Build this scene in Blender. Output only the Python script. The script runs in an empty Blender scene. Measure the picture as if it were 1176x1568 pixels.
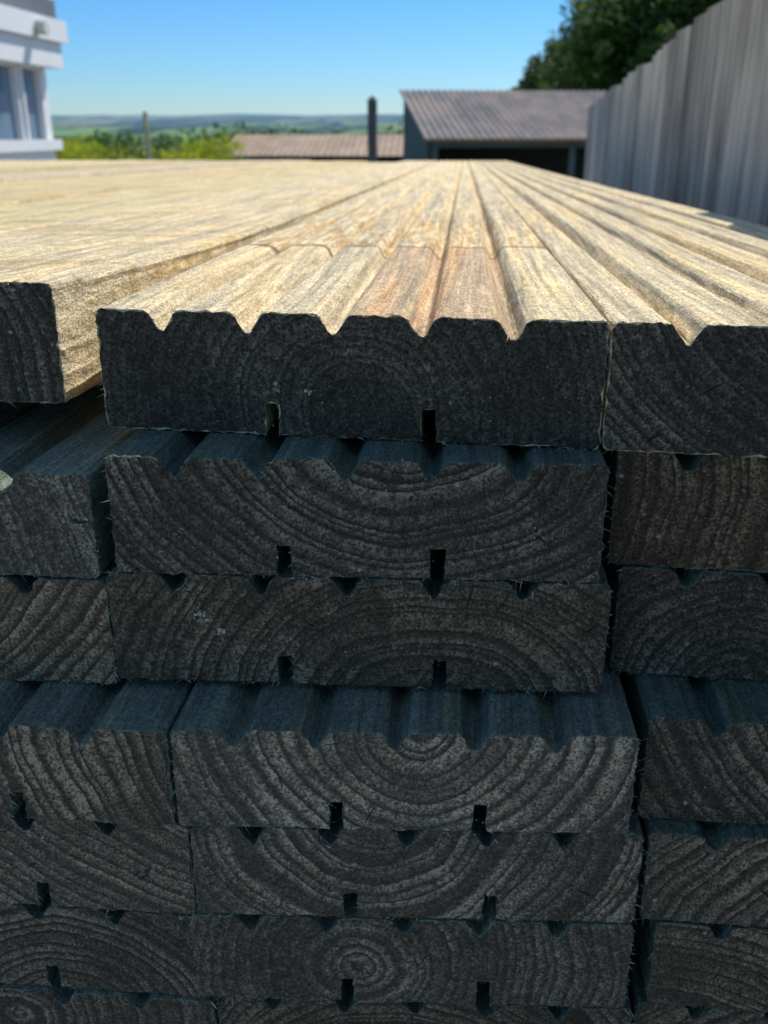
import bpy, math, random
import numpy as np
from mathutils import Vector
random.seed(7); rng=np.random.default_rng(7)
scene=bpy.context.scene
EYE=1.66
TILT=0.0175
# ---------------------------------------------------------------- node helpers
def newmat(name):
    m=bpy.data.materials.new(name); m.use_nodes=True
    nt=m.node_tree
    b=nt.nodes['Principled BSDF']
    return m,nt,b
def nd(nt,t,**k):
    n=nt.nodes.new(t)
    for a,v in k.items(): setattr(n,a,v)
    return n
def setin(nt,sock,v):
    if isinstance(v,bpy.types.NodeSocket): nt.links.new(v,sock)
    elif v is not None: sock.default_value=v
def M(nt,op,a,b=None,c=None,clamp=False):
    n=nd(nt,'ShaderNodeMath',operation=op,use_clamp=clamp)
    setin(nt,n.inputs[0],a)
    if b is not None: setin(nt,n.inputs[1],b)
    if c is not None: setin(nt,n.inputs[2],c)
    return n.outputs[0]
def VM(nt,op,a,b=None):
    n=nd(nt,'ShaderNodeVectorMath',operation=op)
    setin(nt,n.inputs[0],a)
    if b is not None: setin(nt,n.inputs[1],b)
    return n.outputs[0]
def noise(nt,vec,scale,detail=3,rough=.55,dist=0):
    n=nd(nt,'ShaderNodeTexNoise'); setin(nt,n.inputs['Vector'],vec)
    n.inputs['Scale'].default_value=scale; n.inputs['Detail'].default_value=detail
    n.inputs['Roughness'].default_value=rough; n.inputs['Distortion'].default_value=dist
    return n.outputs['Fac']
def voro(nt,vec,scale):
    n=nd(nt,'ShaderNodeTexVoronoi'); setin(nt,n.inputs['Vector'],vec); n.inputs['Scale'].default_value=scale
    return n
def ramp(nt,fac,stops):
    n=nd(nt,'ShaderNodeValToRGB'); setin(nt,n.inputs[0],fac)
    cr=n.color_ramp
    while len(cr.elements)<len(stops): cr.elements.new(.5)
    for e,(p,c) in zip(cr.elements,stops):
        e.position=p
        if not hasattr(c,'__len__'): c=(c,c,c)
        e.color=(*c,1)
    return n.outputs[0]
def mix(nt,fac,a,b,mode='MIX'):
    n=nd(nt,'ShaderNodeMix',data_type='RGBA',blend_type=mode)
    setin(nt,n.inputs[0],fac)
    for s,v in ((n.inputs[6],a),(n.inputs[7],b)):
        if isinstance(v,tuple) and len(v)==3: v=(*v,1)
        setin(nt,s,v)
    return n.outputs[2]
def mapr(nt,v,a,b,c=0,d=1):
    n=nd(nt,'ShaderNodeMapRange'); setin(nt,n.inputs[0],v)
    n.inputs[1].default_value=a;n.inputs[2].default_value=b;n.inputs[3].default_value=c;n.inputs[4].default_value=d
    return n.outputs[0]
def bump(nt,b,h,strength,dist):
    n=nd(nt,'ShaderNodeBump'); setin(nt,n.inputs['Height'],h)
    n.inputs['Strength'].default_value=strength; n.inputs['Distance'].default_value=dist
    nt.links.new(n.outputs[0],b.inputs['Normal'])
def comb(nt,x,y,z):
    n=nd(nt,'ShaderNodeCombineXYZ')
    for i,v in enumerate((x,y,z)): setin(nt,n.inputs[i],v)
    return n.outputs[0]
def oattr(nt,name):
    n=nd(nt,'ShaderNodeAttribute',attribute_type='OBJECT',attribute_name=name)
    return n
# ---------------------------------------------------------------- end grain
def endgrain():
    m,nt,b=newmat('end_grain')
    tc=nd(nt,'ShaderNodeTexCoord').outputs['Object']
    rnd=nd(nt,'ShaderNodeObjectInfo').outputs['Random']
    off=comb(nt,M(nt,'MULTIPLY',rnd,7.3),0.0,M(nt,'MULTIPLY',rnd,3.1))
    P=VM(nt,'ADD',tc,off)
    sx=nd(nt,'ShaderNodeSeparateXYZ'); nt.links.new(tc,sx.inputs[0])
    rc=nd(nt,'ShaderNodeSeparateXYZ'); nt.links.new(oattr(nt,'ringc').outputs['Vector'],rc.inputs[0])
    lk=nd(nt,'ShaderNodeSeparateXYZ'); nt.links.new(oattr(nt,'look').outputs['Vector'],lk.inputs[0])
    px=M(nt,'SUBTRACT',sx.outputs[0],rc.outputs[0]); pz=M(nt,'SUBTRACT',sx.outputs[2],rc.outputs[2])
    pz=M(nt,'MULTIPLY',pz,M(nt,'ADD',.95,M(nt,'MULTIPLY',rnd,.35)))
    r=M(nt,'SQRT',M(nt,'ADD',M(nt,'MULTIPLY',px,px),M(nt,'MULTIPLY',pz,pz)))
    n1=noise(nt,P,18,2)
    fine=noise(nt,P,1050,3,.8)
    med=noise(nt,P,330,2,.65)
    r2=M(nt,'ADD',r,M(nt,'ADD',M(nt,'MULTIPLY',M(nt,'SUBTRACT',n1,.5),.014),M(nt,'MULTIPLY',M(nt,'SUBTRACT',med,.5),.0010)))
    nr=noise(nt,comb(nt,M(nt,'ADD',r2,M(nt,'MULTIPLY',rnd,5.0)),0.0,0.0),110,1)
    t=M(nt,'ADD',M(nt,'DIVIDE',r2,rc.outputs[1]),M(nt,'MULTIPLY',nr,3.6))
    fr=M(nt,'FRACT',t); rid=M(nt,'FLOOR',t)
    ringid=nd(nt,'ShaderNodeTexWhiteNoise',noise_dimensions='1D'); nt.links.new(M(nt,'ADD',rid,M(nt,'MULTIPLY',rnd,50.0)),ringid.inputs['W'])
    ring=ramp(nt,fr,[(0,.42),(.10,.76),(.34,.62),(.62,.46),(.78,.20),(.92,.15),(1,.42)])
    ringv=nd(nt,'ShaderNodeRGBToBW'); nt.links.new(ring,ringv.inputs[0]); ring=ringv.outputs[0]
    ring=M(nt,'MULTIPLY',ring,mapr(nt,ringid.outputs['Value'],0,1,.72,1.25))
    big=noise(nt,P,24,3,.6)
    con=M(nt,'MULTIPLY',lk.outputs[1],mapr(nt,big,.38,.60,.45,1.0))
    v=M(nt,'ADD',M(nt,'MULTIPLY',ring,con),M(nt,'MULTIPLY',M(nt,'SUBTRACT',1.0,con),.38))
    ang=M(nt,'ARCTAN2',px,pz)
    ck=noise(nt,comb(nt,M(nt,'MULTIPLY',ang,9.0),M(nt,'MULTIPLY',r,16.0),rnd),3.0,2,.6)
    crack=mapr(nt,ck,.70,.73,0,1)
    v=M(nt,'MULTIPLY',v,mapr(nt,fine,.34,.68,.15,1.95))
    v=M(nt,'MULTIPLY',v,mapr(nt,med,.32,.68,.70,1.28))
    v=M(nt,'MULTIPLY',v,mapr(nt,big,.35,.65,.74,1.2))
    v=M(nt,'MULTIPLY',v,M(nt,'SUBTRACT',1.0,M(nt,'MULTIPLY',crack,.8)))
    col=ramp(nt,v,[(0,(.030,.028,.022)),(.35,(.122,.110,.083)),(.8,(.34,.295,.22)),(1,(.52,.45,.34))])
    col=mix(nt,lk.outputs[2],col,mix(nt,1.0,col,(1.30,1.0,.70),'MULTIPLY'))
    vm=nd(nt,'ShaderNodeVectorMath',operation='SCALE'); nt.links.new(col,vm.inputs[0]); nt.links.new(lk.outputs[0],vm.inputs['Scale'])
    PP=VM(nt,'ADD',P,comb(nt,M(nt,'MULTIPLY',med,.004),0.0,M(nt,'MULTIPLY',fine,.003)))
    vo2=voro(nt,PP,330); sc2=nd(nt,'ShaderNodeSeparateColor'); nt.links.new(vo2.outputs['Color'],sc2.inputs[0])
    clump=mapr(nt,big,.40,.68,.975,.87)
    flt=M(nt,'MULTIPLY',M(nt,'LESS_THAN',M(nt,'ADD',vo2.outputs['Distance'],M(nt,'MULTIPLY',M(nt,'SUBTRACT',fine,.5),.7)),M(nt,'MULTIPLY',sc2.outputs[1],.22)),M(nt,'GREATER_THAN',sc2.outputs[0],clump))
    c=mix(nt,M(nt,'MULTIPLY',flt,.75),vm.outputs[0],(.62,.58,.50))
    nt.links.new(c,b.inputs['Base Color'])
    b.inputs['Roughness'].default_value=.85; b.inputs['Specular IOR Level'].default_value=.2
    bump(nt,b,M(nt,'ADD',M(nt,'MULTIPLY',fine,1.2),M(nt,'MULTIPLY',med,.8)),1.0,.0007)
    return m
def longgrain(name,knotty=False,rough=False):
    m,nt,b=newmat(name)
    tc=nd(nt,'ShaderNodeTexCoord').outputs['Object']
    rnd=nd(nt,'ShaderNodeObjectInfo').outputs['Random']
    P=VM(nt,'ADD',tc,comb(nt,M(nt,'MULTIPLY',rnd,11.3),M(nt,'MULTIPLY',rnd,5.0),0.0))
    top=oattr(nt,'topcol').outputs['Vector']
    kv=voro(nt,VM(nt,'MULTIPLY',P,(1,.34,1)),11); ks=nd(nt,'ShaderNodeSeparateColor'); nt.links.new(kv.outputs['Color'],ks.inputs[0])
    kon=M(nt,'GREATER_THAN',ks.outputs[0],.80)
    kd_=kv.outputs['Distance']
    kbend=M(nt,'MULTIPLY',kon,M(nt,'SUBTRACT',1.0,mapr(nt,kd_,.03,.22)))
    w=noise(nt,VM(nt,'MULTIPLY',P,(1,.15,1)),14,1)
    Pw=VM(nt,'ADD',P,comb(nt,M(nt,'ADD',M(nt,'MULTIPLY',M(nt,'SUBTRACT',w,.5),.03),M(nt,'MULTIPLY',kbend,.016)),0.0,0.0))
    g1=noise(nt,VM(nt,'MULTIPLY',Pw,(1,.015,1)),480,3,.7)
    g2=noise(nt,VM(nt,'MULTIPLY',Pw,(1,.03,1)),110,2,.6)
    fz=noise(nt,VM(nt,'MULTIPLY',P,(1,.6,1)),1050,3,.8)
    fz2=noise(nt,VM(nt,'MULTIPLY',P,(1,.5,1)),230,2,.65)
    v=mapr(nt,g1,.32,.68,.60,1.22)
    v=M(nt,'MULTIPLY',v,mapr(nt,g2,.3,.7,.74,1.18))
    v=M(nt,'MULTIPLY',v,mapr(nt,fz,.33,.67,.45,1.42))
    v=M(nt,'MULTIPLY',v,mapr(nt,fz2,.3,.7,.82,1.14))
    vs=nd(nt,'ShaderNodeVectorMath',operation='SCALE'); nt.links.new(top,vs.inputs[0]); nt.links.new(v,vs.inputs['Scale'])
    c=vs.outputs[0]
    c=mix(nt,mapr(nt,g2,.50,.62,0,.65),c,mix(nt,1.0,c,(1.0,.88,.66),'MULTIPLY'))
    kn=M(nt,'MULTIPLY',kon,M(nt,'SUBTRACT',1.0,mapr(nt,kd_,.045,.075)))
    c=mix(nt,M(nt,'MULTIPLY',kn,.7),c,mix(nt,1.0,c,(.46,.29,.17),'MULTIPLY'))
    if rough:
        sw=noise(nt,VM(nt,'MULTIPLY',P,(.16,1,1)),45,3,.7)
        c=mix(nt,mapr(nt,sw,.5,.62,0,.8),c,mix(nt,1.0,c,(.76,.68,.52),'MULTIPLY'))
    if knotty:
        s=nd(nt,'ShaderNodeSeparateXYZ'); nt.links.new(tc,s.inputs[0])
        X,Y=s.outputs[0],s.outputs[1]
        nn=noise(nt,tc,60,2)
        yy=M(nt,'ADD',Y,M(nt,'MULTIPLY',M(nt,'SUBTRACT',nn,.5),.03))
        d=M(nt,'ABSOLUTE',M(nt,'SUBTRACT',yy,.198))
        band=M(nt,'SUBTRACT',1.0,mapr(nt,d,.0008,.006,0,1))
        before=M(nt,'LESS_THAN',yy,.198)
        xr=M(nt,'MULTIPLY',mapr(nt,X,.071,.075),M(nt,'SUBTRACT',1.0,mapr(nt,X,.121,.123)))
        red=M(nt,'MULTIPLY',M(nt,'MULTIPLY',xr,before),mapr(nt,g2,.3,.6,.5,1))
        c=mix(nt,M(nt,'MULTIPLY',red,.75),c,mix(nt,1.0,c,(.76,.57,.50),'MULTIPLY'))
        wv=noise(nt,VM(nt,'MULTIPLY',Pw,(1,.16,1)),110,2,.5,1.8)
        aft=M(nt,'MULTIPLY',M(nt,'SUBTRACT',1.0,before),M(nt,'SUBTRACT',1.0,mapr(nt,Y,.22,.7)))
        c=mix(nt,M(nt,'MULTIPLY',aft,mapr(nt,wv,.48,.56,0,.9)),c,mix(nt,1.0,c,(.78,.61,.42),'MULTIPLY'))
        c=mix(nt,M(nt,'MULTIPLY',band,.85),c,(.16,.08,.035))
    nt.links.new(c,b.inputs['Base Color'])
    b.inputs['Roughness'].default_value=.8; b.inputs['Specular IOR Level'].default_value=.25
    bump(nt,b,M(nt,'ADD',M(nt,'MULTIPLY',fz,1.4),M(nt,'MULTIPLY',fz2,1.3)),1.0,.0009)
    return m
END=endgrain(); LONG=longgrain('long_grain'); KNOT=longgrain('long_grain_knotty',knotty=True); SAWN=longgrain('rough_sawn_face',rough=True)
# ---------------------------------------------------------------- boards
def profile(w,h,grooves=True,kerfs=True,fine=.003,kd=.0095):
    k=w/.145; p=[]
    p+=[(0,-.0020),(.0003,-.0009),(.0010,-.0002),(.0022,0)]
    if grooves:
        for c in (.0200,.0452,.0700,.0950,.1203):
            c*=k+random.uniform(-.003,.003); dd=random.uniform(-.0004,.0003)
            p+=[(c-.0060,0),(c-.0049,-.0003),(c-.0039,-.0011),(c-.0016,-.0047),(c-.0007,-.0055+dd),(c+.0006,-.0055+dd),(c+.0014,-.0046),(c+.0034,-.0011),(c+.0044,-.0003),(c+.0056,0)]
    p+=[(w-.0022,0),(w-.0010,-.0002),(w-.0003,-.0009),(w,-.0020)]
    p+=[(w,-h+.0014),(w-.0005,-h+.0004),(w-.0014,-h)]
    if kerfs:
        for c in (.67,.353):
            c*=w
            p+=[(c+.0021,-h),(c+.0022,-h+kd),(c-.0022,-h+kd),(c-.0021,-h)]
    p+=[(.0014,-h),(.0005,-h+.0004),(0,-h+.0014)]
    if fine:
        q=[]
        for a,b_ in zip(p,p[1:]+p[:1]):
            L=math.dist(a,b_); n=max(1,int(L/fine))
            for i in range(n):
                t=i/n; q.append((a[0]+(b_[0]-a[0])*t,a[1]+(b_[1]-a[1])*t))
        p=q
    return p
def board(xl,xr,yl,yr,zt,h,ring=(.07,.0042,-.01),look=(1,.8,.3),topcol=(.62,.47,.27),L=4.25,
          grooves=True,kerfs=True,mat=None,lift=0,detail=True,splinters=120,name='decking_board',bow=0,spots=()):
    w=xr-xl; P=profile(w,h,grooves,kerfs,.0018 if detail else .02); n=len(P)
    S=[0,.0003,.0012,.004,.01,.02]
    while S[-1]<L: S.append(min(L,S[-1]*1.17+.002))
    a=rng.normal(0,.00013,(n,2)); V=[]; F=[]; mi=[]
    cxm,czm=w/2,-h/2
    phase=random.uniform(0,6.28)
    for k,s in enumerate(S):
        jit=rng.normal(0,.00010 if k>0 else .00024,(n,2)) if detail else np.zeros((n,2))
        for i,(x,z) in enumerate(P):
            X=x+a[i,0]+jit[i,0]; Z=z+a[i,1]+jit[i,1]
            if k==0:
                X+=(cxm-x)/abs(cxm)*.00022; Z+=(czm-z)/abs(czm)*.00022
            yy=s+(yr-yl)*(x/w)*(1-s/L)
            if k<3 and detail: yy+=abs(rng.normal(0,.00012)) if k==0 else 0
            Y=yl+yy
            zz=Z-TILT*(Y-.25)+lift*max(0,1-s/.32)**1.6+bow*math.sin(s*1.1+phase)*min(1,s)
            xx=X+bow*.7*math.sin(s*.8+phase*2)*min(1,s)
            V.append((xx,yy,zz))
    for k in range(len(S)-1):
        for i in range(n):
            j=(i+1)%n
            F.append((k*n+i,(k+1)*n+i,(k+1)*n+j,k*n+j)); mi.append(1)
    F.append(tuple(range(n))); mi.append(0)
    F.append(tuple(reversed(range((len(S)-1)*n,len(S)*n)))); mi.append(0)
    for _ in range(int(splinters*2.4)):
        i=random.randrange(n); x,yv,z=V[n+i]
        ln=random.choice([.0006,.0009,.0012,.0026])*random.uniform(.6,1.4); wd=random.uniform(.00006,.0002)
        d=Vector((random.gauss(0,.5)+(x-cxm)/cxm*.3,-abs(random.gauss(.3,.4)),random.gauss(-.25,.5))).normalized()*ln
        t=random.uniform(0,6.28); sx_,sz_=math.cos(t)*wd,math.sin(t)*wd
        b0=len(V); y0=yv-.0001
        V+= [(x-sx_,y0,z-sz_),(x+sx_,y0,z+sz_),(x+d.x,y0+d.y,z+d.z)]
        F.append((b0,b0+1,b0+2)); mi.append(2)
    def chip(x,z,s,el,lift_y=0):
        yv=(yr-yl)*(x/w)-.0002-random.random()*.0002-lift_y; z0=z-TILT*(yl-.25)+lift
        t=random.uniform(0,6.28); b0=len(V); q_=6
        for q in range(q_):
            aa=t+q*math.pi*2/q_+random.uniform(-.3,.3); e=el if q%3==0 else 1
            V.append((x+math.cos(aa)*s*e,yv+random.uniform(-.0001,.0001),z0+math.sin(aa)*s*e))
        F.append(tuple(range(b0,b0+q_))); mi.append(2)
    if splinters:
        for _ in range(int(splinters*1.5)):
            chip(random.uniform(.003,w-.003),random.uniform(-h+.001,-.0065),random.uniform(.00006,.00034)*random.uniform(.5,1),random.uniform(.2,1))
    for (x,z,s) in spots:
        for _ in range(16): chip(x+random.gauss(0,s*.6),z+random.gauss(0,s*.6),s*random.uniform(.2,.6),random.uniform(.5,1),.0001)
    me=bpy.data.meshes.new(name); me.from_pydata(V,[],F)
    me.materials.append(END); me.materials.append(mat or LONG); me.materials.append(FIB)
    me.polygons.foreach_set('material_index',mi); me.update()
    o=bpy.data.objects.new(name,me); scene.collection.objects.link(o)
    o.location=(xl,yl,EYE+zt)
    o['ringc']=[float(v) for v in ring]; o['look']=[float(v) for v in look]; o['topcol']=[float(v) for v in topcol]
    return o
m,nt,b=newmat('wood_fibre')
rr=nd(nt,'ShaderNodeNewGeometry').outputs['Random Per Island']
nt.links.new(ramp(nt,rr,[(0,(.14,.12,.09)),(.6,(.36,.32,.24)),(1,(.74,.68,.56))]),b.inputs['Base Color']); b.inputs['Roughness'].default_value=.9
FIB=m
SUN=(.98,.815,.53); GRN=(.15,.22,.180); GRN2=(.25,.32,.255)  # SUN: the top course's own pale tan pine colour
# centre column  (ring: x from board's left edge, ring spacing, z from top)
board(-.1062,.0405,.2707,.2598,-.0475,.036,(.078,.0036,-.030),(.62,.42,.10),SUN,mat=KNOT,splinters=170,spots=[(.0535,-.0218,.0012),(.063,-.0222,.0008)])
board(-.0975,.0418,.2430,.2470,-.0840,.0355,(.085,.0044,.016),(.82,.95,.22),GRN,splinters=170)
board(-.1010,.0455,.2432,.2466,-.1200,.0357,(.096,.0042,-.046),(.80,.85,.35),GRN,splinters=180,spots=[(.0327,-.0188,.0014),(.0273,-.0135,.0016)])
board(-.0785,.0538,.2205,.2275,-.1578,.0340,(.072,.0052,.002),(1.45,1.0,.22),GRN2,splinters=160)
board(-.0755,.0588,.2210,.2283,-.1922,.0338,(.055,.0046,.006),(1.2,.85,.22),GRN,splinters=160)
board(-.0780,.0592,.2212,.2278,-.2268,.0345,(.052,.0036,-.019),(1.05,.65,.2),GRN2,splinters=160)
board(-.0725,.0620,.2230,.2280,-.2620,.0345,(.06,.0040,-.04),(.8,.75,.3),GRN)
board(-.0760,.0620,.2240,.2290,-.2975,.0345,(.06,.0040,.02),(.8,.75,.3),GRN,splinters=0)
# right column
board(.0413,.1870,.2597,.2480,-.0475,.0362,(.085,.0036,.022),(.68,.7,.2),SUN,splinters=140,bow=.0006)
board(.0463,.1900,.2610,.2540,-.0842,.0355,(-.09,.0042,-.01),(.74,.7,.6),GRN)
board(.0500,.1930,.2600,.2540,-.1202,.0358,(.036,.0036,-.040),(.66,.6,.15),GRN)
board(.0582,.2000,.2365,.2330,-.1568,.0358,(.11,.0044,.03),(.85,.8,.25),GRN)
board(.0610,.2030,.2305,.2280,-.1930,.0333,(.12,.0044,-.09),(.95,.75,.3),GRN)
board(.0665,.2080,.2302,.2280,-.2272,.0340,(.0,.0044,-.09),(.95,.7,.35),GRN)
board(.0640,.2050,.2310,.2290,-.2620,.0345,(.05,.0040,-.04),(.8,.7,.3),GRN)
board(.0640,.2050,.2310,.2290,-.2975,.0345,(.05,.0040,-.04),(.8,.7,.3),GRN,splinters=0)
# left column
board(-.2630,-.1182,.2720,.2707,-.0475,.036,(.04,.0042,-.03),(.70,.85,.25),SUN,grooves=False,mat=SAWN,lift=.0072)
board(-.2500,-.1040,.2440,.2457,-.0905,.0325,(.30,.0034,.02),(1.15,.6,.15),GRN2)
board(-.2480,-.1022,.2450,.2450,-.1237,.0355,(.02,.0046,.06),(1.1,.95,.5),GRN)
board(-.2250,-.0800,.2225,.2215,-.1597,.0335,(.24,.0044,.02),(1.1,.95,.3),GRN2)
board(-.2240,-.0768,.2232,.2232,-.1937,.0350,(.22,.0052,.08),(1.15,.75,.25),GRN)
board(-.2250,-.0785,.2232,.2232,-.2292,.0345,(.100,.0040,-.05),(.8,.85,.2),GRN)
board(-.2200,-.0735,.2210,.2220,-.2642,.0345,(.08,.0040,-.01),(.9,.7,.2),GRN2)
board(-.2200,-.0735,.2230,.2230,-.2992,.0335,(.08,.0040,-.01),(.8,.7,.2),GRN,splinters=0)
# remaining top-course boards to the left (laid flat side up)
for c in range(1,15):
    xr=-.1182-.1490*c+random.uniform(-.002,.002); d=random.uniform(-.012,.02)
    t=random.uniform(.78,1.04)
    board(xr-.1445,xr,.270+d,.270+d,-.0475+random.uniform(-.004,.0012),.036,(.07,.004,-.03),(.7,.8,.3),
          (SUN[0]*t,SUN[1]*t*random.uniform(.96,1.03),SUN[2]*t*random.uniform(.85,1.1)),grooves=False,mat=SAWN,lift=.0072,
          detail=False,splinters=0,bow=.0014,L=4.15+random.uniform(-.25,.3))
# lower courses: joined packs
def pack(name,cols,rows,ztop,y0,x0):
    V=[];F=[];mi=[]
    for c in range(cols):
        for r_ in range(rows):
            P=profile(.145,.0355,True,True,0); n=len(P); xl=x0-.1485*(c+1)+random.uniform(-.002,.002); zt=ztop-.0362*r_
            ya=y0+random.uniform(-.012,.012); b0=len(V)
            for Y in (ya,ya+4.2):
                for x,z in P: V.append((xl+x,Y,zt+z-TILT*(Y-.25)))
            for i in range(n):
                j=(i+1)%n; F.append((b0+i,b0+n+i,b0+n+j,b0+j)); mi.append(1)
            F.append(tuple(range(b0,b0+n))); F.append(tuple(reversed(range(b0+n,b0+2*n)))); mi+=[0,0]
    me=bpy.data.meshes.new(name); me.from_pydata(V,[],F); me.materials.append(END); me.materials.append(LONG)
    me.polygons.foreach_set('material_index',mi)
    o=bpy.data.objects.new(name,me); scene.collection.objects.link(o); o.location=(0,0,EYE)
    o['ringc']=[-.8,.0042,-.4]; o['look']=[.8,.6,.3]; o['topcol']=list(GRN)
pack('decking_board_pack',13,7,-.0880,.25,-.262)
pack('decking_board_pack',15,12,-.385,.235,.205)
pack('decking_board_pack',15,12,-.875,.235,.205)
def boxv(V,F,lo,hi):
    b0=len(V); (x0,y0,z0),(x1,y1,z1)=lo,hi
    V+=[(x0,y0,z0),(x1,y0,z0),(x1,y1,z0),(x0,y1,z0),(x0,y0,z1),(x1,y0,z1),(x1,y1,z1),(x0,y1,z1)]
    F+=[tuple(b0+i for i in f) for f in ((0,3,2,1),(4,5,6,7),(0,1,5,4),(1,2,6,5),(2,3,7,6),(3,0,4,7))]
def meshobj(name,V,F,mats,mi=None,parent=None,loc=(0,0,0),rot=0):
    me=bpy.data.meshes.new(name); me.from_pydata([tuple(v) for v in V],[],F)
    for m_ in (mats if isinstance(mats,list) else [mats]): me.materials.append(m_)
    if mi: me.polygons.foreach_set('material_index',mi)
    me.update(); o=bpy.data.objects.new(name,me); scene.collection.objects.link(o); o.location=loc; o.rotation_euler=(0,0,rot)
    if parent: o.parent=parent
    return o
for zb in (-.334,-.819,-1.31):
    V=[];F=[]
    for Y in (.7,2.2,3.7):
        z=EYE+zb-TILT*(Y-.25); boxv(V,F,(-2.0,Y,z-.048 if zb>-1.3 else -.12),(.2,Y+.09,z))
    o=meshobj('timber_bearer',V,F,LONG); o['topcol']=[.2,.16,.1]
# ---------------------------------------------------------------- fence
def fencemat():
    m,nt,b=newmat('weathered_fence_wood')
    tc=nd(nt,'ShaderNodeTexCoord').outputs['Object']
    ri=nd(nt,'ShaderNodeNewGeometry').outputs['Random Per Island']
    P=VM(nt,'ADD',VM(nt,'MULTIPLY',tc,(1,1,.05)),comb(nt,M(nt,'MULTIPLY',ri,9.0),0.0,0.0))
    g=noise(nt,P,70,3,.65); g2=noise(nt,P,20,2,.6)
    blot=noise(nt,VM(nt,'MULTIPLY',tc,(1,1,.5)),9,3,.6)
    v=M(nt,'ADD',M(nt,'MULTIPLY',g,.60),M(nt,'ADD',M(nt,'MULTIPLY',g2,.45),M(nt,'ADD',M(nt,'MULTIPLY',ri,.28),M(nt,'MULTIPLY',M(nt,'SUBTRACT',blot,.5),.5))))
    c=ramp(nt,v,[(.38,(.10,.092,.082)),(.62,(.30,.28,.255)),(.85,(.60,.57,.52))])
    nt.links.new(c,b.inputs['Base Color']); b.inputs['Roughness'].default_value=.9
    bump(nt,b,g,.8,.004); return m
FM=fencemat()
V=[];F=[]
ang=math.atan(.093); s=-.4
while s<8.15:
    w=random.uniform(.10,.15); t=random.choice([0,.004,.012,.018]); hz=1.83+random.uniform(-.010,.008)
    b0=len(V)
    for z in (-.3,hz):
        V+=[(s,-.010-t,z),(s+w,-.022-t,z),(s+w,0,z),(s,0,z)]
    F+=[tuple(b0+i for i in f) for f in ((0,3,2,1),(4,5,6,7),(0,1,5,4),(1,2,6,5),(2,3,7,6),(3,0,4,7))]
    s+=w+random.choice([.001,.004,.008])
for zr in (.3,1.0,1.6): boxv(V,F,(-.4,.002,zr),(8.1,.05,zr+.08))
for k in range(5): boxv(V,F,(-.4+k*2.1,.05,-.3),(-.3+k*2.1,.15,1.8))
V=[(x,-y,z) for x,y,z in V]; F=[tuple(reversed(f)) for f in F]
meshobj('wooden_fence',V,F,FM,loc=(.236,0,0),rot=math.pi/2-ang)
# ---------------------------------------------------------------- terrain
def ss(a,b_,x):
    t=np.clip((x-a)/(b_-a),0,1); return t*t*(3-2*t)
def hills(x,y):
    a=np.arctan2(x,y)
    return 1+.05*np.sin(a*9+1)+.03*np.sin(a*23+.5)+.02*np.sin(a*51)
def gz(x,y):
    d=np.sqrt(x*x+y*y)
    z=-1.3*ss(10,25,d)-48*ss(50,600,d)
    z=z+np.where(d>1500,1,0)*(148*ss(1500,6500,d)*hills(x,y))
    z=z+1.5*ss(80,400,d)*np.sin(x*.02)*np.cos(y*.017)
    return z-60*ss(7000,9500,d)
R=[0,1.5,3]+list(np.geomspace(5,9500,110)); A=200
V=[(0,0,0)];F=[]
for r_ in R[1:]:
    for k in range(A):
        a=2*math.pi*k/A; x,y=r_*math.sin(a),r_*math.cos(a); V.append((x,y,float(gz(np.float64(x),np.float64(y)))))
for k in range(A): F.append((0,1+(k+1)%A,1+k))
for j in range(len(R)-2):
    for k in range(A):
        a0=1+j*A+k; a1=1+j*A+(k+1)%A; F.append((a0,a1,a1+A,a0+A))
m,nt,b=newmat('ground_and_fields')
pos=nd(nt,'ShaderNodeNewGeometry').outputs['Position']
d=nd(nt,'ShaderNodeVectorMath',operation='LENGTH'); nt.links.new(pos,d.inputs[0]); d=d.outputs['Value']
gr=ramp(nt,noise(nt,pos,30,3,.7),[(.3,(.18,.155,.12)),(.7,(.38,.33,.27))])
gs=ramp(nt,noise(nt,pos,.8,3,.7),[(.3,(.05,.08,.02)),(.7,(.13,.16,.04))])
vo=voro(nt,VM(nt,'MULTIPLY',VM(nt,'ADD',pos,comb(nt,M(nt,'MULTIPLY',noise(nt,pos,.003,2),300.0),0.0,0.0)),(1,.4,0)),.0034)
sc=nd(nt,'ShaderNodeSeparateColor'); nt.links.new(vo.outputs['Color'],sc.inputs[0])
fld=ramp(nt,sc.outputs[0],[(0,(.04,.08,.03)),(.35,(.19,.30,.06)),(.6,(.09,.17,.045)),(.85,(.34,.33,.15)),(1,(.03,.06,.03))])
wood=mapr(nt,noise(nt,VM(nt,'MULTIPLY',pos,(1,.35,0)),.005,4,.65),.51,.54)
fld=mix(nt,wood,fld,(.018,.04,.02))
c=mix(nt,mapr(nt,d,14,26),gr,gs); c=mix(nt,mapr(nt,d,90,300),c,fld)
c=mix(nt,mapr(nt,d,2800,6300,.06,.85),c,(.15,.27,.42))  # aerial haze painted into the ground colour, bluer with distance
nt.links.new(c,b.inputs['Base Color']); b.inputs['Roughness'].default_value=1; b.inputs['Specular IOR Level'].default_value=.05
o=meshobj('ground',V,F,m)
for p in o.data.polygons: p.use_smooth=True
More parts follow.
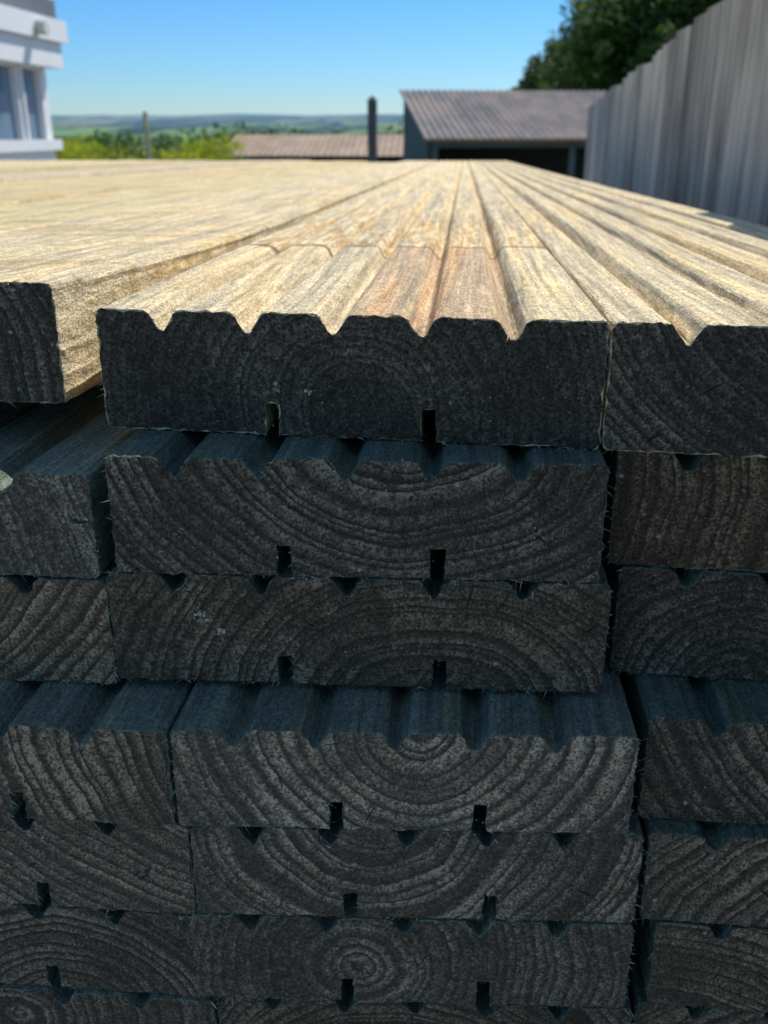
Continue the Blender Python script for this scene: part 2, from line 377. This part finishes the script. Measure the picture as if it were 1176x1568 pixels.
# ---------------------------------------------------------------- foliage
def leafmat(name,dark,light,tr=.4):
    m,nt,b=newmat(name)
    g=nd(nt,'ShaderNodeNewGeometry')
    n=noise(nt,g.outputs['Position'],.9,2,.6)
    v=M(nt,'ADD',M(nt,'MULTIPLY',g.outputs['Random Per Island'],.5),M(nt,'MULTIPLY',n,.7))
    c=ramp(nt,v,[(.25,dark),(.85,light)])
    nt.links.new(c,b.inputs['Base Color'])
    b.inputs['Roughness'].default_value=.6; b.inputs['Specular IOR Level'].default_value=.3
    t=nd(nt,'ShaderNodeBsdfTranslucent'); nt.links.new(mix(nt,1.0,c,(1.15,1.2,.6),'MULTIPLY'),t.inputs[0])
    ms=nd(nt,'ShaderNodeMixShader'); ms.inputs[0].default_value=tr
    nt.links.new(b.outputs[0],ms.inputs[1]); nt.links.new(t.outputs[0],ms.inputs[2])
    out=[x for x in nt.nodes if x.type=='OUTPUT_MATERIAL'][0]; nt.links.new(ms.outputs[0],out.inputs[0])
    return m
m,nt,b=newmat('bark'); pp=nd(nt,'ShaderNodeNewGeometry').outputs['Position']
nt.links.new(ramp(nt,noise(nt,pp,9,4),[(.3,(.05,.04,.03)),(.7,(.13,.10,.08))]),b.inputs['Base Color']); b.inputs['Roughness'].default_value=.95
BARK=m
LEAF=leafmat('leaf',(.04,.075,.022),(.16,.25,.055)); HEDGE=leafmat('hedge_leaf',(.20,.24,.02),(.58,.60,.07),.5); CON=leafmat('needles',(.035,.07,.028),(.13,.20,.055))
def limb(V,F,mi,p0,p1,r0,r1,n=7):
    p0,p1=Vector(p0),Vector(p1); d=(p1-p0).normalized(); u=d.orthogonal().normalized(); w=d.cross(u); b0=len(V)
    for p,r_ in ((p0,r0),((p0+p1)/2+u*r0*.4,(r0+r1)/2),(p1,r1)):
        for k in range(n):
            a=2*math.pi*k/n; V.append(tuple(p+u*math.cos(a)*r_+w*math.sin(a)*r_))
    for j in range(2):
        for k in range(n):
            F.append((b0+j*n+k,b0+j*n+(k+1)%n,b0+(j+1)*n+(k+1)%n,b0+(j+1)*n+k)); mi.append(1)
def leaves(V,F,mi,c,r_,n,ls):
    for _ in range(n):
        v=Vector((random.gauss(0,1),random.gauss(0,1),random.gauss(0,1))).normalized()*(random.random()**.45)
        p=Vector((c[0]+v.x*r_[0],c[1]+v.y*r_[1],c[2]+v.z*r_[2]))
        u=Vector((random.gauss(0,1),random.gauss(0,1),random.gauss(0,1))).normalized()
        w=u.orthogonal().normalized(); s_=ls*random.uniform(.5,1.3); b0=len(V)
        V.extend([tuple(p-u*s_),tuple(p+w*s_*.5),tuple(p+u*s_),tuple(p-w*s_*.5)]); F.append((b0,b0+1,b0+2,b0+3)); mi.append(0)
def tree(name,x,y,H,cr,mat,nclump=26,per=260,ls=.16,base=.35):
    V=[];F=[];mi=[]; z0=float(gz(np.float64(x),np.float64(y)))-.1
    tz=z0+H*.62
    limb(V,F,mi,(x,y,z0),(x+.1,y,tz),H*.035,H*.015,9)
    for k in range(nclump):
        t=(k+random.random())/nclump; zc=z0+H*(base+(.93-base)*t)
        env=math.sin(math.pi*min(1,(t*.80+.18)))**.7
        a=random.uniform(0,6.28); rad=cr*env*random.uniform(.25,.85)
        c=(x+math.cos(a)*rad,y+math.sin(a)*rad,zc)
        limb(V,F,mi,(x+.05,y,z0+H*(.25+.4*t*.9)),c,H*.012,H*.003,5)
        s_=cr*random.uniform(.22,.40)
        leaves(V,F,mi,c,(s_*1.15,s_*1.15,s_*.8),per,ls)
    for k in range(46):
        t=random.random(); a=random.uniform(0,6.28); env=math.sin(math.pi*min(1,(t*.80+.18)))**.7
        c=(x+math.cos(a)*cr*env*1.02,y+math.sin(a)*cr*env*1.02,z0+H*(base+(.98-base)*t)); leaves(V,F,mi,c,(.4,.4,.32),50,ls*.9)
    meshobj(name,V,F,[mat,BARK],mi)
tree('oak_tree',7.5,46,9.6,4.1,LEAF,64,400)
tree('oak_tree',10.9,48,12.6,5.0,LEAF,68,400)
tree('oak_tree',15.2,45,13.5,5.2,CON,56,360)
tree('oak_tree',5.1,55,7.6,2.4,CON,28,260)
tree('oak_tree',3.5,66,5.8,1.6,LEAF,14,160)
V=[];F=[];mi=[]
for k in range(100):
    t=random.random(); x=-9.6+t*4.7; y=22+random.uniform(-1.2,1.5)
    top=1.12+.22*math.sin(t*9)+.10*math.sin(t*23)-(.35 if t>.9 else 0); z=random.uniform(-1.0,top)
    if random.random()<.5: z=top-random.uniform(0,.25)
    leaves(V,F,mi,(x,y,z),(.45,.4,.3),170,.055)
    if k%6==0: limb(V,F,mi,(x,y,-1.4),(x,y,z),.04,.015,5)
meshobj('hedge',V,F,[HEDGE,BARK],mi)
V=[];F=[];mi=[]
for k in range(150):
    x=random.uniform(-60,40); y=130+random.uniform(-12,14)+x*.1; g0=float(gz(np.float64(x),np.float64(y)))
    leaves(V,F,mi,(x,y,g0+random.uniform(1,4.6)),(2.4,2.2,1.8),90,.4)
    if k%3==0: limb(V,F,mi,(x,y,g0-.3),(x,y,g0+3),.18,.08,5)
meshobj('distant_tree_line',V,F,[LEAF,BARK],mi)
# ---------------------------------------------------------------- sheds
def simple(name,c,rough=.7,nscale=3,var=.25,metal=0):
    m,nt,b=newmat(name); pp=nd(nt,'ShaderNodeTexCoord').outputs['Object']
    n=noise(nt,pp,nscale,4,.65)
    nt.links.new(ramp(nt,n,[(.3,tuple(v*(1-var) for v in c)),(.7,tuple(min(1,v*(1+var)) for v in c))]),b.inputs['Base Color'])
    b.inputs['Roughness'].default_value=rough; b.inputs['Metallic'].default_value=metal; return m
def roofmat(name,a,b2,c3):
    m,nt,b=newmat(name); pp=nd(nt,'ShaderNodeTexCoord').outputs['Object']
    n=noise(nt,VM(nt,'MULTIPLY',pp,(1,.35,1)),1.3,5,.75)
    nt.links.new(ramp(nt,n,[(.35,a),(.5,b2),(.65,c3)]),b.inputs['Base Color']); b.inputs['Roughness'].default_value=.75; return m
def corr(V,F,x0,x1,ya,za,yb,zb,pitch=.19,amp=.035):
    n=int((x1-x0)/pitch*4); b0=len(V)
    for k in range(n+1):
        x=x0+(x1-x0)*k/n; dz=amp*math.sin(2*math.pi*(x-x0)/pitch)
        V+=[(x,ya,za+dz),(x,yb,zb+dz),(x,ya,za+dz-.02),(x,yb,zb+dz-.02)]
    for k in range(n):
        q=b0+4*k
        F.extend([(q,q+4,q+5,q+1),(q+2,q+3,q+7,q+6),(q,q+2,q+6,q+4),(q+1,q+5,q+7,q+3)])
def empty(name,loc,rot=0):
    e=bpy.data.objects.new(name,None); scene.collection.objects.link(e); e.location=loc; e.rotation_euler=(0,0,rot); return e
RUST=roofmat('rusty_corrugated_roof',(.10,.095,.10),(.19,.165,.16),(.30,.22,.18))
GRW=simple('green_cladding',(.04,.07,.068)); DARKW=simple('shed_dark_timber',(.04,.04,.035)); STEEL=simple('galvanised_steel',(.10,.11,.11),.6)
e=empty('open_fronted_shed',(-.95,26,-1.35),math.atan2(.92,5))
z0,z1=2.86,4.14
V=[];F=[]; corr(V,F,-.12,11,-.25,z0-.02,5.2,z1+.02,.19,.024); meshobj('roof',V,F,RUST,parent=e)
V=[(0,0,0),(0,5.05,0),(0,5.05,z1-.1),(0,0,z0-.1),(.1,0,0),(.1,5.05,0),(.1,5.05,z1-.1),(.1,0,z0-.1)]
F=[(0,3,2,1),(4,5,6,7),(0,4,7,3),(3,7,6,2),(1,2,6,5)]; meshobj('side_wall',V,F,GRW,parent=e)
V=[];F=[]; boxv(V,F,(.1,4.95,0),(10.9,5.05,z1-.12)); meshobj('back_wall',V,F,DARKW,parent=e)
V=[];F=[]
for x in (0.12,3.75,7.3,10.6): boxv(V,F,(x,.02,0),(x+.16,.18,z0-.2))
boxv(V,F,(.12,.0,z0-.24),(10.9,.1,z0-.06)); meshobj('posts_and_beam',V,F,STEEL,parent=e)
V=[];F=[]; boxv(V,F,(-.15,-.30,z0-.1),(11,-.26,z0-.03)); meshobj('gutter',V,F,simple('rust_gutter',(.34,.19,.10)),parent=e)
V=[];F=[]
for x in (.8,2.2,4.6,5.8): boxv(V,F,(x,2,0),(x+1.0,3,1.2+.3*math.sin(x*5)))
meshobj('stored_pallets',V,F,simple('stored_wood',(.12,.09,.06)),parent=e)
PINK=roofmat('tan_rust_roof',(.26,.18,.12),(.34,.24,.16),(.42,.31,.21))  # the barn roof's own tan-brown rust colour
e=empty('low_barn',(-9.0,38,-1.75),.03)
V=[];F=[]; corr(V,F,-.3,8.6,-.3,2.55,3.5,3.28,.25,.015); meshobj('roof',V,F,PINK,parent=e)
V=[];F=[]; corr(V,F,-.3,8.6,3.5,3.28,7.3,2.5,.25,.015); meshobj('roof_back',V,F,PINK,parent=e)
V=[];F=[]; boxv(V,F,(0,0,0),(8.3,7,2.4)); boxv(V,F,(.8,-.03,0),(2.8,0-.003,2.1)); boxv(V,F,(4,-.03,.9),(5.2,-.003,1.8)); meshobj('walls',V,F,GRW,parent=e)
# posts
def post(name,x,y,ztop,r_,mat,square=True):
    g0=float(gz(np.float64(x),np.float64(y)))-.2; V=[];F=[]
    if square:
        boxv(V,F,(-r_,-r_,g0),(r_,r_,ztop-.04)); b0=len(V)
        V+=[(-r_*1.12,-r_*1.12,ztop-.037),(r_*1.12,-r_*1.12,ztop-.037),(r_*1.12,r_*1.12,ztop-.037),(-r_*1.12,r_*1.12,ztop-.037),(0,0,ztop+.02)]
        F+=[(b0,b0+1,b0+4),(b0+1,b0+2,b0+4),(b0+2,b0+3,b0+4),(b0+3,b0,b0+4),(b0+3,b0+2,b0+1,b0)]
    else:
        mi=[]; limb(V,F,mi,(0,0,g0),(0,0,ztop),r_,r_*.85,12); F.append(tuple(range(len(V)-12,len(V))))
        boxv(V,F,(-.03,-r_-.03,ztop-.3),(.03,-r_+.01,ztop-.1))
    meshobj(name,V,F,mat,loc=(x,y,0))
post('gate_post',-1.09,12,2.03,.052,simple('dark_post',(.07,.07,.075)))
post('wooden_pole',-6.36,20,2.02,.05,simple('pale_pole',(.40,.37,.22)),False)
# ---------------------------------------------------------------- cabin
WH=simple('white_painted_panel',(.78,.79,.80),.45,2,.05); GREY=simple('roof_felt',(.13,.15,.18),.7)
m,nt,b=newmat('window_glass'); b.inputs['Base Color'].default_value=(.16,.25,.34,1); b.inputs['Roughness'].default_value=.06; b.inputs['Specular IOR Level'].default_value=.8; GL=m
e=empty('white_site_cabin',(-3.32,8.0,0))
V=[];F=[]
boxv(V,F,(-2.4,-4,.15),(0,0,1.58)); boxv(V,F,(-2.4,-4,2.1),(0,0,2.3))
boxv(V,F,(-2.4,-.12,1.583),(0,0,2.097))
for y in (-.55,-1.35,-2.2,-3.1,-4): boxv(V,F,(-.10,y,1.583),(0,y+.12,2.097))
boxv(V,F,(-2.4,-4,1.583),(-2.3,-.123,2.097)); meshobj('walls',V,F,WH,parent=e)
V=[];F=[]; boxv(V,F,(-.06,-3.98,1.585),(-.05,-.125,2.095)); meshobj('window_glass',V,F,GL,parent=e)
V=[];F=[]
boxv(V,F,(.003,-4.02,1.52),(.06,.03,1.60)); boxv(V,F,(.003,-4.02,1.30),(.04,.03,1.36))
for y in (-.50,-1.30,-2.1): boxv(V,F,(.003,y,1.603),(.02,y+.03,2.09))
meshobj('window_sill',V,F,WH,parent=e)
V2=[];F2=[];boxv(V2,F2,(-2.5,-4.1,2.303),(.16,.14,2.46)); boxv(V2,F2,(.003,-4.05,2.12),(.12,.08,2.300)); meshobj('fascia',V2,F2,WH,parent=e)
V=[];F=[];boxv(V,F,(-2.55,-4.15,2.463),(.10,.10,2.60)); meshobj('roof',V,F,GREY,parent=e)
V=[];F=[];mi=[]; limb(V,F,mi,(.10,-.45,2.36),(.24,-.45,2.36),.05,.05,14); F.append(tuple(range(len(V)-14,len(V)))); meshobj('bulkhead_lamp',V,F,simple('lamp_body',(.5,.5,.48)),parent=e)
# ---------------------------------------------------------------- light, sky, camera
EL,AZ=math.radians(50),math.radians(37)
w=bpy.data.worlds.new('World'); scene.world=w; w.use_nodes=True; nt=w.node_tree
bg=nt.nodes['Background']; sky=nt.nodes.new('ShaderNodeTexSky'); sky.sky_type='NISHITA'; sky.sun_disc=False
sky.sun_elevation=EL; sky.sun_rotation=AZ; sky.air_density=1.0; sky.dust_density=.2; sky.ozone_density=1.5; sky.altitude=200
gen=nd(nt,'ShaderNodeTexCoord').outputs['Generated']; sz=nd(nt,'ShaderNodeSeparateXYZ'); nt.links.new(gen,sz.inputs[0])
tint=ramp(nt,sz.outputs[2],[(0,(.45,.60,.78)),(.05,(.34,.58,.86)),(.14,(.22,.54,.90)),(.35,(.86,.96,1.0)),(.6,(1,1,.98))])
skc=mix(nt,1.0,sky.outputs[0],tint,'MULTIPLY')
nt.links.new(skc,bg.inputs[0]); bg.inputs[1].default_value=.15
sd=Vector((math.sin(AZ)*math.cos(EL),math.cos(AZ)*math.cos(EL),math.sin(EL)))
l=bpy.data.lights.new('sun','SUN'); l.energy=4.5; l.angle=math.radians(.5); l.color=(1,.945,.85)
lo=bpy.data.objects.new('sun',l); scene.collection.objects.link(lo); lo.rotation_euler=sd.to_track_quat('Z','Y').to_euler(); lo.location=(5,5,10)
cam=bpy.data.cameras.new('camera'); co=bpy.data.objects.new('camera',cam); scene.collection.objects.link(co)
cam.sensor_fit='HORIZONTAL'; cam.sensor_width=36; cam.lens=44.4; cam.clip_start=.01; cam.clip_end=30000
co.location=(0,0,EYE); co.rotation_euler=(math.radians(90-21.9),0,math.radians(4.54))
cam.dof.use_dof=True; cam.dof.focus_distance=.275; cam.dof.aperture_fstop=28
scene.camera=co
scene.view_settings.view_transform='Standard'; scene.view_settings.look='None'; scene.view_settings.exposure=0
